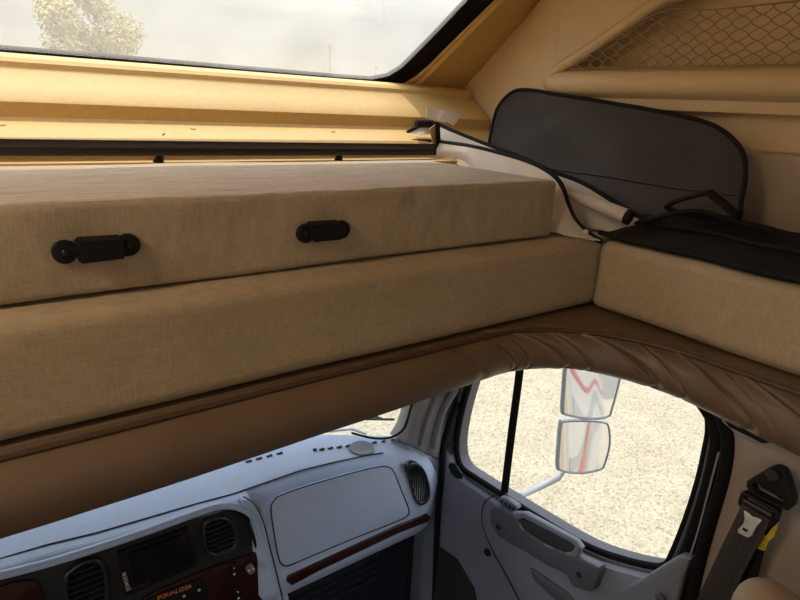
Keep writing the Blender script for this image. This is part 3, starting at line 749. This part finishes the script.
link('lettering', text_mesh('EQUALIZER', onY(157, 600, FB-.0148), b-a, (0, -1, 0), .0155), M['orange'], eq, smooth=False)
for (x, y) in [(199, 590), (184, 596)]: disc('dial_mark', onY(x, y, FB-.0145), (0, -1, 0), .0035, .002, M['white_print'], eq, seg=10)
for (x, y, m_) in [(234.5, 572, 'black'), (238.5, 596, 'black')]:
    s = px_plate('rocker_switch', [(x-4, y-7), (x+3, y-9), (x+5, y+5), (x-2, y+8)], ('y', FB-.012), M['black'], t, thick=.014, bev=.003)
    disc('indicator', onY(x, y+2, FB-.019), (0, -1, 0), .003, .002, M['white_print'], s, seg=10)
    disc('indicator', onY(x-.5, y-4, FB-.019), (0, -1, 0), .002, .002, M['white_print'], s, seg=10)
kn = onY(249, 567, FB-.008)
tube('knob', [kn, kn+Vector((0, -.018, 0)), kn+Vector((0, -.02, 0))], lambda i, n: (.0105, .009, .007)[i], mat('grey_knob', (.35, .35, .36), .3, metal=.6), t, 14)
# under-dash kick panel
box('under_panel', (.5, 1.30, -1.75), (1.08, 1.34, -1.32), mat('navy_kick_panel', (.012, .014, .024), .6), t, bev=.01)
for k in range(4): box('panel_rib', (.56, 1.292, -1.40-.03*k), (.95, 1.302, -1.388-.03*k), mat('navy_rib', (.016, .019, .032), .5), t, bev=.002)
box('console_body', (-.95, 1.235, -1.8), (.54, 1.5, -1.0), M['fascia'], t)

# ---- windshield and A pillar
wb = []
for x in [-1.0+.1*k for k in range(20)] + [.96, 1.0, 1.03, 1.05]:
    wb.append((x, interp(BASE, x)))
rows = []
for (x, y) in wb:
    rows.append([Vector((lerp(x, x*.97, k/6), y-.30*k/6+.012, lerp(-.985, -.42, k/6))) for k in range(7)])
struct(grid('window_2', rows, M['glass_cab'], thick=.004))
ap = struct(px_plate('trim_5', [(398, 440), (404, 431), (408, 420), (412, 404), (418, 380), (520, 350), (480, 372), (461, 400), (449, 425), (443, 447), (442, 462), (428, 456), (414, 447), (404, 444)], ('y', 1.27), M['apillar'], thick=.05, bev=.010))
tube('groove', smooth_path([onY(x, y, 1.243) for x, y in [(436, 394), (428, 414), (422, 434), (419, 446)]], 5), .006, mat('grey_groove', (.1, .1, .105), .7), ap, 8)
tube('grip', smooth_path([onY(x, y, 1.232) for x, y in [(456, 388), (444, 408), (437, 428), (433, 448)]], 5), .012, mat('grey_grip', (.16, .16, .17), .6), ap, 10, label='darker grey grip on the pillar')
tube('windshield_seal', smooth_path([onY(x, y, 1.262) for x, y in [(352, 433), (372, 438), (388, 438), (398, 434), (404, 428), (408, 418), (412, 404), (420, 380)]], 6), .0035, M['rubber'], ap, 8)
tube('door_seal', smooth_path([onY(x, y, 1.235) for x, y in [(475, 372), (458, 402), (448, 428), (443, 448), (441, 480), (437, 530), (434, 620)]], 6), .010, M['rubber'], ap, 10)
# wiper outside
t = thing('windshield_wiper', 'thin black wiper resting on the windshield corner by the pillar', 'wiper', onY(362, 420, 1.42), 'windshield wipers')
tube('wiper_blade', [onY(345, 420, 1.42), onY(362, 419, 1.42), onY(394, 419.5, 1.42)], .004, M['rubber'], t, 6)
tube('wiper_arm', [onY(362, 418, 1.415), onY(375, 416.5, 1.415), onY(382, 419, 1.415)], .005, M['black_metal'], t, 6)
t2 = thing('windshield_wiper', 'pale grey wiper arm lying low along the windshield base behind the padded roll', 'wiper', onY(330, 431, 1.62), 'windshield wipers')
tube('wiper_arm', [onY(285, 438, 1.62), onY(330, 431, 1.62), onY(352, 429, 1.62), onY(366, 434, 1.62)], .005, M['mirror_shell'], t2, 6)

# ---- passenger door
gx, dx_, = 1.215, 1.15
win = [(462, 430), (461, 452), (466, 466), (478, 475), (500, 489), (545, 517), (590, 543), (625, 556), (655, 563), (668, 563), (675, 556), (690, 520), (703, 480), (711, 445), (714, 425), (710, 404), (690, 380), (640, 350), (560, 330), (510, 332), (484, 358), (470, 395)]
gl = [Vector((p.x, p.y, min(p.z, -.475+.02*math.sin(p.y*5)))) for p in smooth_path([onX(x, y, gx) for x, y in win], 3, True)]
dr_ = struct(box('door_1', (1.20, .42, -1.98), (1.25, 1.30, -1.13), M['door']))
cen = sum(gl, Vector())/len(gl)
def scale_loop(lp, f): return [cen + (p-cen)*f for p in lp]
gl2 = scale_loop(gl, 1.03)
glm = grid('glass', [gl2+[gl2[0]], scale_loop(gl, .5)+[cen+(gl[0]-cen)*.5], [cen + (p-cen)*.001 for p in gl+[gl[0]]]], M['glass_cab'], dr_)
# upper frame: door skin with window opening
def to_rect(p, y0, y1, z0, z1):
    d = p-cen; f = 9.0
    if d.y > 1e-6: f = min(f, (y1-cen.y)/d.y)
    if d.y < -1e-6: f = min(f, (y0-cen.y)/d.y)
    if d.z > 1e-6: f = min(f, (z1-cen.z)/d.z)
    if d.z < -1e-6: f = min(f, (z0-cen.z)/d.z)
    return cen + d*max(f, 1.01)
glc = gl+[gl[0]]
ot = [to_rect(p, .41, 1.30, -1.16, -.42) for p in glc]
A_ = Vector((-.016, 0, 0)); B_ = Vector((.03, 0, 0))
grid('door_frame', [[p+B_ for p in glc], [p+A_ for p in glc], [lerp(p, q, .2)+A_+Vector((-.002, 0, 0)) for p, q in zip(glc, ot)], [q+A_ for q in ot], [q+B_ for q in ot]], M['door_dark'], dr_)
sl_ = [p + Vector((-.018, 0, 0)) for p in gl]
tube('window_seal', sl_, .0095, M['rubber'], dr_, 8, closed=True)
tube('window_seal', [cen + (p-cen)*1.035 + Vector((-.010, 0, 0)) for p in sl_], .006, M['door_dark'], dr_, 8, closed=True)
# divider bar
dv = [onX(521, 345, gx-.01), onX(519.5, 372, gx-.01), onX(512, 430, gx-.01), onX(504.5, 491, gx-.01)]
tube('divider', smooth_path(dv, 5), .0088, M['rubber'], dr_, 8, ell=(1.5, 1))
# inner trim panel (below the window)
top = [(437, 440), (452, 447), (458, 462), (470, 474), (500, 494), (545, 522), (590, 548.5), (625, 561), (655, 568), (668, 566)]
T0 = [onX(x-2, y+6, dx_+.03) for x, y in top]
T1 = [p + Vector((-.016, 0, -.006)) for p in T0]; T2 = [p + Vector((-.028, 0, -.03)) for p in T0]; T3 = [p + Vector((-.032, 0, -.07)) for p in T0]
T4 = [Vector((dx_, p.y, p.z-.16)) for p in T0]; T5 = [Vector((dx_+.01, p.y, -1.5)) for p in T0]; T6 = [Vector((dx_+.02, p.y, -1.95)) for p in T0]
Tm = [p + Vector((.03, 0, .004)) for p in T0]
rows = [smooth_path(r, 4) for r in (Tm, T0, T1, T2, T3, T4, T5, T6)]
dp = grid('trim_panel', rows, M['door'], dr_)
# rear upright of the panel
ru = [(662, 566), (672, 560), (680, 556), (690, 560), (684, 575), (676, 606), (640, 640), (600, 600), (640, 580)]
px_plate('rear_corner', ru, ('x', dx_-.004), M['door'], dr_, thick=.03, bev=.008)
disc('screw_cover', onX(661, 598, dx_-.02), (-1, 0, 0), .012, .006, M['door_dark'], dr_)
# pull handle with its pocket
hx = dx_-.022
hd = [(489, 510), (494, 507), (503, 509), (515, 516), (522, 529), (545, 545), (572, 556), (598, 568), (599, 573), (594, 590), (589, 592), (572, 587), (566, 575), (545, 565), (524, 551), (513, 546), (498, 537), (490, 524)]
px_plate('pull_handle', hd, ('x', hx), M['door_dark'], dr_, thick=.03, bev=.006)
pk = [(517, 520), (524, 519), (570, 543), (574, 547), (571, 552), (563, 553), (540, 542), (524, 531)]
px_plate('handle_pocket', pk, ('x', hx+.004), mat('dark_slate_pocket', (.035, .036, .042), .6), dr_, thick=.02, bev=.001)
px_plate('pocket_rim', [(512, 513), (524, 513), (575, 541), (581, 549), (576, 558), (560, 556), (536, 545), (520, 533), (514, 522)], ('x', hx+.0005), M['door'], dr_, [pk], thick=.02, bev=.005)
for (x, y) in [(498, 527), (579, 575)]: disc('screw_cover', onX(x, y, hx-.001), (-1, 0, 0), .008, .002, M['seam'], dr_, seg=14)
lt = [(529, 569), (534, 572), (566, 594), (580, 610), (574, 616), (560, 606), (533, 580)]
px_plate('latch_handle', lt, ('x', dx_-.012), M['door_dark'], dr_, thick=.03, bev=.005)
disc('door_button', onX(488, 552, dx_-.001), (-1, 0, 0), .011, .008, M['black'], dr_)
# switch pod and corner vent
px_plate('switch_pod', [(497, 500), (500, 497), (506, 499), (516, 506), (517, 509), (513, 511), (504, 507)], ('x', dx_+.002), M['door'], dr_, thick=.02, bev=.003)
for k in range(4): px_plate('vent_hole', [(499.5+4*k, 501+2.4*k), (501.5+4*k, 499.8+2.4*k), (503+4*k, 502.5+2.4*k), (501+4*k, 504+2.4*k)], ('x', dx_-.009), M['seam'], dr_, thick=.003)
vp = px_plate('corner_vent', [(448, 466), (450, 463), (455, 465), (461, 474), (461, 479), (457, 479), (451, 474)], ('x', dx_-.001), M['black'], dr_, thick=.008, bev=.001)
tube('panel_seam', smooth_path([onX(x, y, dx_-.001) for x, y in [(498, 494), (486, 501), (482, 512), (484, 530), (495, 555), (515, 592), (530, 625)]], 6), .002, M['seam'], dr_, 6)
# dark armrest recess low on the door
px_plate('kick_pocket', [(438, 548), (455, 560), (472, 590), (480, 640), (430, 640)], ('x', dx_-.006), M['floor'], dr_, thick=.012, bev=.004)
# ---- B pillar trim, seals
bx = 1.165
bp_ = [Vector((bx, .425, -.40)), Vector((bx, .455, -.62)), Vector((bx, .425, -.9)), Vector((bx, .41, -1.95)), Vector((bx, -.4, -1.95)), Vector((bx, -.4, -.40))]
bp_ = [Vector((bx, onX(715, 395, bx).y, -.41)), onX(727, 425, bx), onX(731, 445, bx), onX(728, 475, bx), onX(716, 520, bx), onX(697, 590, bx), Vector((bx, .39, -1.95)), Vector((bx, -.4, -1.95)), Vector((bx, -.4, -.41))]
pl = struct(plate('wall_door_pillar', bp_[0], (0, 1, 0), (-1, 0, 0), bp_, M['pillar'], None, thick=.06, bev=.006))
ws = [(690, 378), (709, 398), (720, 415), (727, 435), (727, 455), (722, 482), (711, 520), (700, 560), (690, 605), (680, 650)]
tube('weather_strip', smooth_path([onX(x, y, bx-.004) for x, y in ws], 6), .0125, M['rubber'], pl, 10)
ws2 = [(700, 400), (713, 420), (717, 438), (714, 462), (706, 495), (695, 530), (684, 562), (672, 610)]
tube('inner_strip', smooth_path([onX(x, y, bx+.02) for x, y in ws2], 6), .014, M['rubber'], pl, 10)
tube('strip_pale_edge', smooth_path([onX(x, y, bx-.001) for x, y in [(719, 452), (709, 490), (697, 535), (690, 556)]], 6), .0022, M['mirror_shell'], pl, 6, label='thin pale edge of the seal')  # thin pale tube along the rubber strip
# slim black slot fitting tucked under the padded roll
t = thing('trim_clip', 'slim black slot fitting with pale edge above the seat belt', 'fitting', onX(745, 440, 1.135))
px_plate('slot_body', [(722, 417), (728, 418), (764, 437), (769, 443), (762, 444), (728, 427)], ('x', 1.13), M['black'], t, thick=.02, bev=.003)
px_plate('pale_edge', [(720, 417), (728, 425), (762, 443), (756, 444), (734, 433), (722, 422)], ('x', 1.134), M['mirror_shell'], t, thick=.02, bev=.003)

# ---- seat belt
t = thing('seat_belt', 'charcoal seat belt with silver tongue hanging from the door pillar', 'seat belt', onX(768, 485, 1.135))
an = [(746, 486), (747, 481), (752, 478), (769, 468), (776, 467), (783, 470), (787, 477), (794, 500), (793, 507), (788, 511), (781, 509), (750, 493)]
sl2 = [(752, 484), (757, 483), (761, 488), (775, 495), (779, 499), (784, 501), (782, 505), (776, 504), (755, 493)]
ah = px_plate('anchor_loop', an, ('x', 1.118), M['black'], t, [sl2], thick=.020, bev=.0012)
disc('bolt_cover', onX(773, 475, 1.108), (-1, 0, 0), .0105, .006, M['fascia'], ah, seg=18)
gd_ = [(738, 499), (740, 493), (744, 492), (775, 509), (779, 513), (777, 523), (772, 528), (768, 526), (740, 508), (737, 504)]
gi = [(744, 497), (748, 498), (772, 512), (771, 516), (767, 515), (745, 502)]
gl_ = px_plate('guide_loop', gd_, ('x', 1.108), M['black'], t, [gi], thick=.016, bev=.003)
tube('roller', [onX(744, 500, 1.10), onX(772, 516, 1.10)], .006, M['black_metal'], gl_, 12)
wm = [(742, 504), (770, 521), (766, 530), (745, 570), (722, 616), (690, 616), (700, 592), (722, 545)]
px_plate('webbing', wm, ('x', 1.106), M['webbing'], t, thick=.003, bev=.0008)
for f in (.22, .42, .62, .82):
    a0, a1 = onX(lerp(742, 770, f), lerp(506, 523, f), 1.1045), onX(lerp(692, 723, f), 606, 1.1045)
    tube('webbing_rib', [a0, lerp(a0, a1, .4)+Vector((0, .0, 0)), a1], .0008, M['webbing'], t, 5)
px_plate('webbing', [(775, 520), (764, 552), (752, 600), (724, 600), (745, 560), (758, 536)], ('x', 1.126), M['black_cloth'], t, thick=.003, bev=.0008, label='darker return run of webbing')
tg = [(743.5, 511), (747, 512), (752, 517), (757, 518), (762, 520.5), (757, 526), (754, 531), (752, 536), (748, 538), (738, 533), (737.5, 530), (743, 524), (744.5, 519)]
th = [(743, 527.5), (748, 530), (746.5, 533), (741.5, 530.5)]
px_plate('tongue', tg, ('x', 1.098), M['chrome'], t, [th], thick=.004, bev=.001, label='silver buckle tongue')
yt = [(779, 521), (777, 529), (774, 537), (768, 542), (765, 551), (752, 547), (755, 538), (760, 534), (766, 536), (772, 528)]
yg = px_plate('warning_tag', yt, ('x', 1.115), M['yellow'], t, thick=.002, label='yellow printed warning tag')
for k in range(4):
    a = onX(756+1.2*k-k*.2, 545-2.4*k, 1.1135); b = onX(764.5+.8*k, 548-2.6*k, 1.1135)
    tube('print_line', [a, b], .0005, M['seam'], yg, 4)
# ---- passenger seat
sx_, sy_ = .83, .16
t = thing('passenger_seat', 'beige leather truck seat top edge at the lower right', 'seat', (sx_, sy_, -1.95))
def pillow(name, c, size, bev, rot=0, label=None):
    bm = bmesh.new(); add_box(bm, (-size[0], -size[1], -size[2]), size, bev, 6)
    me = mesh_of(bm); me.transform(Matrix.Translation(c) @ Matrix.Rotation(rot, 4, 'X')); return link(name, me, M['leather'], t, label)
q = onX(790, 592, 1.0)
q1 = onX(785, 598, .98); q2 = onX(742, 606, 1.03)
pillow('backrest', Vector((.74, q1.y-.09, q1.z-.27)), (.27, .085, .36), .075, .06)
pillow('side_bolster', Vector((1.01, q2.y-.05, q2.z-.225)), (.05, .075, .31), .048, .06)
pillow('seat_cushion', Vector((.74, .30, -1.52)), (.26, .26, .08), .06)
box('seat_base', (.52, .08, -1.95), (.96, .5, -1.60), M['black'], t, bev=.02)

# ================================================================== MIRRORS AND COACH SIDE
mc = onX(583, 446, 1.72)
t = thing('side_mirror', 'two-piece truck side mirror on an arm outside the passenger window', 'mirror', onX(515, 497, 1.34))
def aim(c, target):
    a = (Vector((0, 0, 0))-c).normalized(); b = (Vector(target)-c).normalized(); return (a+b).normalized()
c2 = onX(590, 392, 1.72)
n1 = aim(mc, (1.57, -1.3, -1.62)); n2 = aim(c2, (1.57, -2.2, -.9))
def mirror_head(px, c, n, nm):
    pts = smooth_path([onP(x, y, c, n) for x, y in px], 4, True)
    b = plate(nm, pts[0] - n*.004, (0, 1, 0), n, [p - n*.004 for p in scale2(pts, c, 1.04)], M['mirror_shell'], t, thick=.016, bev=.004)
    plate('mirror_glass', pts[0] + n*.001, (0, 1, 0), n, [p + n*.001 for p in scale2(pts, c, .95)], M['mirror'], b, thick=.004)
    tube('mirror_rim', scale2(pts, c, .985), .0045, M['mirror_shell'], b, 8, closed=True)
def scale2(l, c, f):
    g = sum(l, Vector())/len(l); return [g+(p-g)*f for p in l]
mirror_head([(561, 424), (565, 421), (585, 420.5), (604, 422), (609, 427), (610, 445), (605, 464), (600, 470), (580, 473.5), (562, 471), (558, 466), (559, 445)], mc, n1, 'convex_head')
mirror_head([(566, 365), (570, 352), (600, 352), (622, 360), (620, 380), (612, 410), (608, 417), (590, 419), (567, 415), (563, 410), (564, 390)], c2, n2, 'flat_head')
am = [onX(558, 478, 1.66), onX(540, 487, 1.58), onX(524, 494, 1.44), onX(516, 498, 1.33)]
tube('mirror_arm', [onX(566, 466, 1.72), *am], lambda i, n: (.012, .012, .011, .011, .012)[i], M['mirror_shell'], t, 10)
tube('head_link', [mc-n1*.04, lerp(mc, c2, .5)-n1*.045, c2-n2*.04], .012, M['mirror_shell'], t, 8)
# coach side wall outside, with its painted stripes (seen in the mirrors)
ext = struct(box('wall_outside', (1.52, -6.5, -2.3), (1.56, -.2, .66), M['white_paint']))
def stripe(z0, z1, amp, m, ph):
    rows = []
    for k in range(60):
        y = -.22 - 6.2*k/59; zz = amp*math.sin((y+ph)*1.5)
        rows.append([Vector((1.5625, y, z0+zz)), Vector((1.5625, y, z1+zz*1.1))])
    grid('stripe', rows, m, ext)
stripe(-1.75, -1.6, .10, M['red_paint'], 0); stripe(-1.58, -1.5, .12, M['grey_paint'], .3); stripe(-1.95, -1.82, .08, M['grey_paint'], -.2)
stripe(-1.1, -.98, .1, M['grey_paint'], .5); stripe(-.6, -.5, .08, M['grey_paint'], 1.0); stripe(-.85, -.8, .06, M['red_paint'], .8)

# ================================================================== COACH ROOM BEHIND THE CAMERA
cl = M['coach']
struct(box('wall_back', (-1.1, -3.25, -2.0), (1.52, -3.2, .64), cl))
struct(box('floor_coach', (-1.1, -3.2, -1.78), (1.52, -.4, -1.72), mat('wood_plank_floor', (.22, .14, .08), .5, noise_scale=8, noise_amt=.2)))
def wall_hole(name, x, y0, y1, z0, z1, hole):
    a = [Vector((x, y0, z0)), Vector((x, y1, z0)), Vector((x, y1, z1)), Vector((x, y0, z1))]
    h = [Vector((x, hole[0], hole[2])), Vector((x, hole[1], hole[2])), Vector((x, hole[1], hole[3])), Vector((x, hole[0], hole[3]))]
    w = struct(plate(name, a[0], (0, 1, 0), (-1, 0, 0), a, cl, None, [h], thick=.03))
    return w
wall_hole('wall_coach_left', -1.08, -3.2, -.12, -1.78, .62, (-2.6, -.35, -.9, .35))
wall_hole('wall_coach_right', 1.51, -3.2, -.12, -1.78, .62, (-2.6, -1.9, -.6, .2))
wall_hole('wall_cab_left', -1.08, -.12, 1.55, -1.98, -.42, (.1, 1.2, -1.1, -.46))
for (x, y, st, lab) in [(.2, -1.1, 5.0, 'added fill lamp, flat and square, on the unseen coach ceiling farther behind the viewpoint'), (-.78, .52, 24.0, 'added fill lamp, flat and square, on the unseen cap ceiling nearer the bunk')]:  # lamps added out of view to brighten the cushions and right side wall
    t = thing('fill_lamp', lab, 'lamp', (x, y, .62), 'added fill lamps')
    box('housing', (x-.16, y-.16, .60), (x+.16, y+.16, .6195), M['paper'], t, bev=.004)
    box('diffuser', (x-.14, y-.14, .592), (x+.14, y+.14, .602), fill_lamp_mat(st), t, bev=.003)

# ================================================================== LIGHT
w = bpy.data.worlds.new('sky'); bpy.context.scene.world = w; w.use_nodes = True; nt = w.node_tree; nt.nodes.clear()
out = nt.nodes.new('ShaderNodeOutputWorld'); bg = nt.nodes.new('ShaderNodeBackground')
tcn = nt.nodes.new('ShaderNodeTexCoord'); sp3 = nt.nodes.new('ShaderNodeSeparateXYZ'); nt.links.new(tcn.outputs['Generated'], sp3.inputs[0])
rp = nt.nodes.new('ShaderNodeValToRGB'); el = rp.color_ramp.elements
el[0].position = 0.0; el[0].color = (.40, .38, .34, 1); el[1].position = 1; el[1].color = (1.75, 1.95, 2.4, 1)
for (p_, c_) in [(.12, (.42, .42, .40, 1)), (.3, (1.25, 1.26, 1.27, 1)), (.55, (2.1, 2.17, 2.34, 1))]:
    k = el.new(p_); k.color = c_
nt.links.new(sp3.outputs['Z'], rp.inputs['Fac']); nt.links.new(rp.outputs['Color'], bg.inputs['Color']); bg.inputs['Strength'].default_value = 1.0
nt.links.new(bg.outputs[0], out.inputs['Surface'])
sn = bpy.data.lights.new('sun', 'SUN'); sn.energy = 2.3; sn.color = (1, .90, .74); sn.angle = math.radians(.7)
so = bpy.data.objects.new('sun', sn); C.objects.link(so)
el_, az_ = math.radians(70), math.radians(24)
sd = Vector((math.sin(az_)*math.cos(el_), math.cos(az_)*math.cos(el_), math.sin(el_)))
so.rotation_euler = (-sd).to_track_quat('-Z', 'Y').to_euler()

# ================================================================== CAMERA
cam = bpy.data.cameras.new('camera'); cam.sensor_width = 36; cam.lens = 27.0; cam.clip_start = .02; cam.clip_end = 6000
co = bpy.data.objects.new('camera', cam); C.objects.link(co)
cx_ = Vector((R_.x, W_.x, U_.x)); cyy = -Vector((R_.y, W_.y, U_.y)); cz_ = -Vector((R_.z, W_.z, U_.z))
co.matrix_world = Matrix((cx_, cyy, cz_)).transposed().to_4x4()
sc_ = bpy.context.scene; sc_.camera = co
vs_ = sc_.view_settings; vs_.view_transform = 'Standard'; vs_.look = 'None'; vs_.gamma = 1; vs_.exposure = 0.75
sc_.cycles.caustics_reflective = False; sc_.cycles.caustics_refractive = False
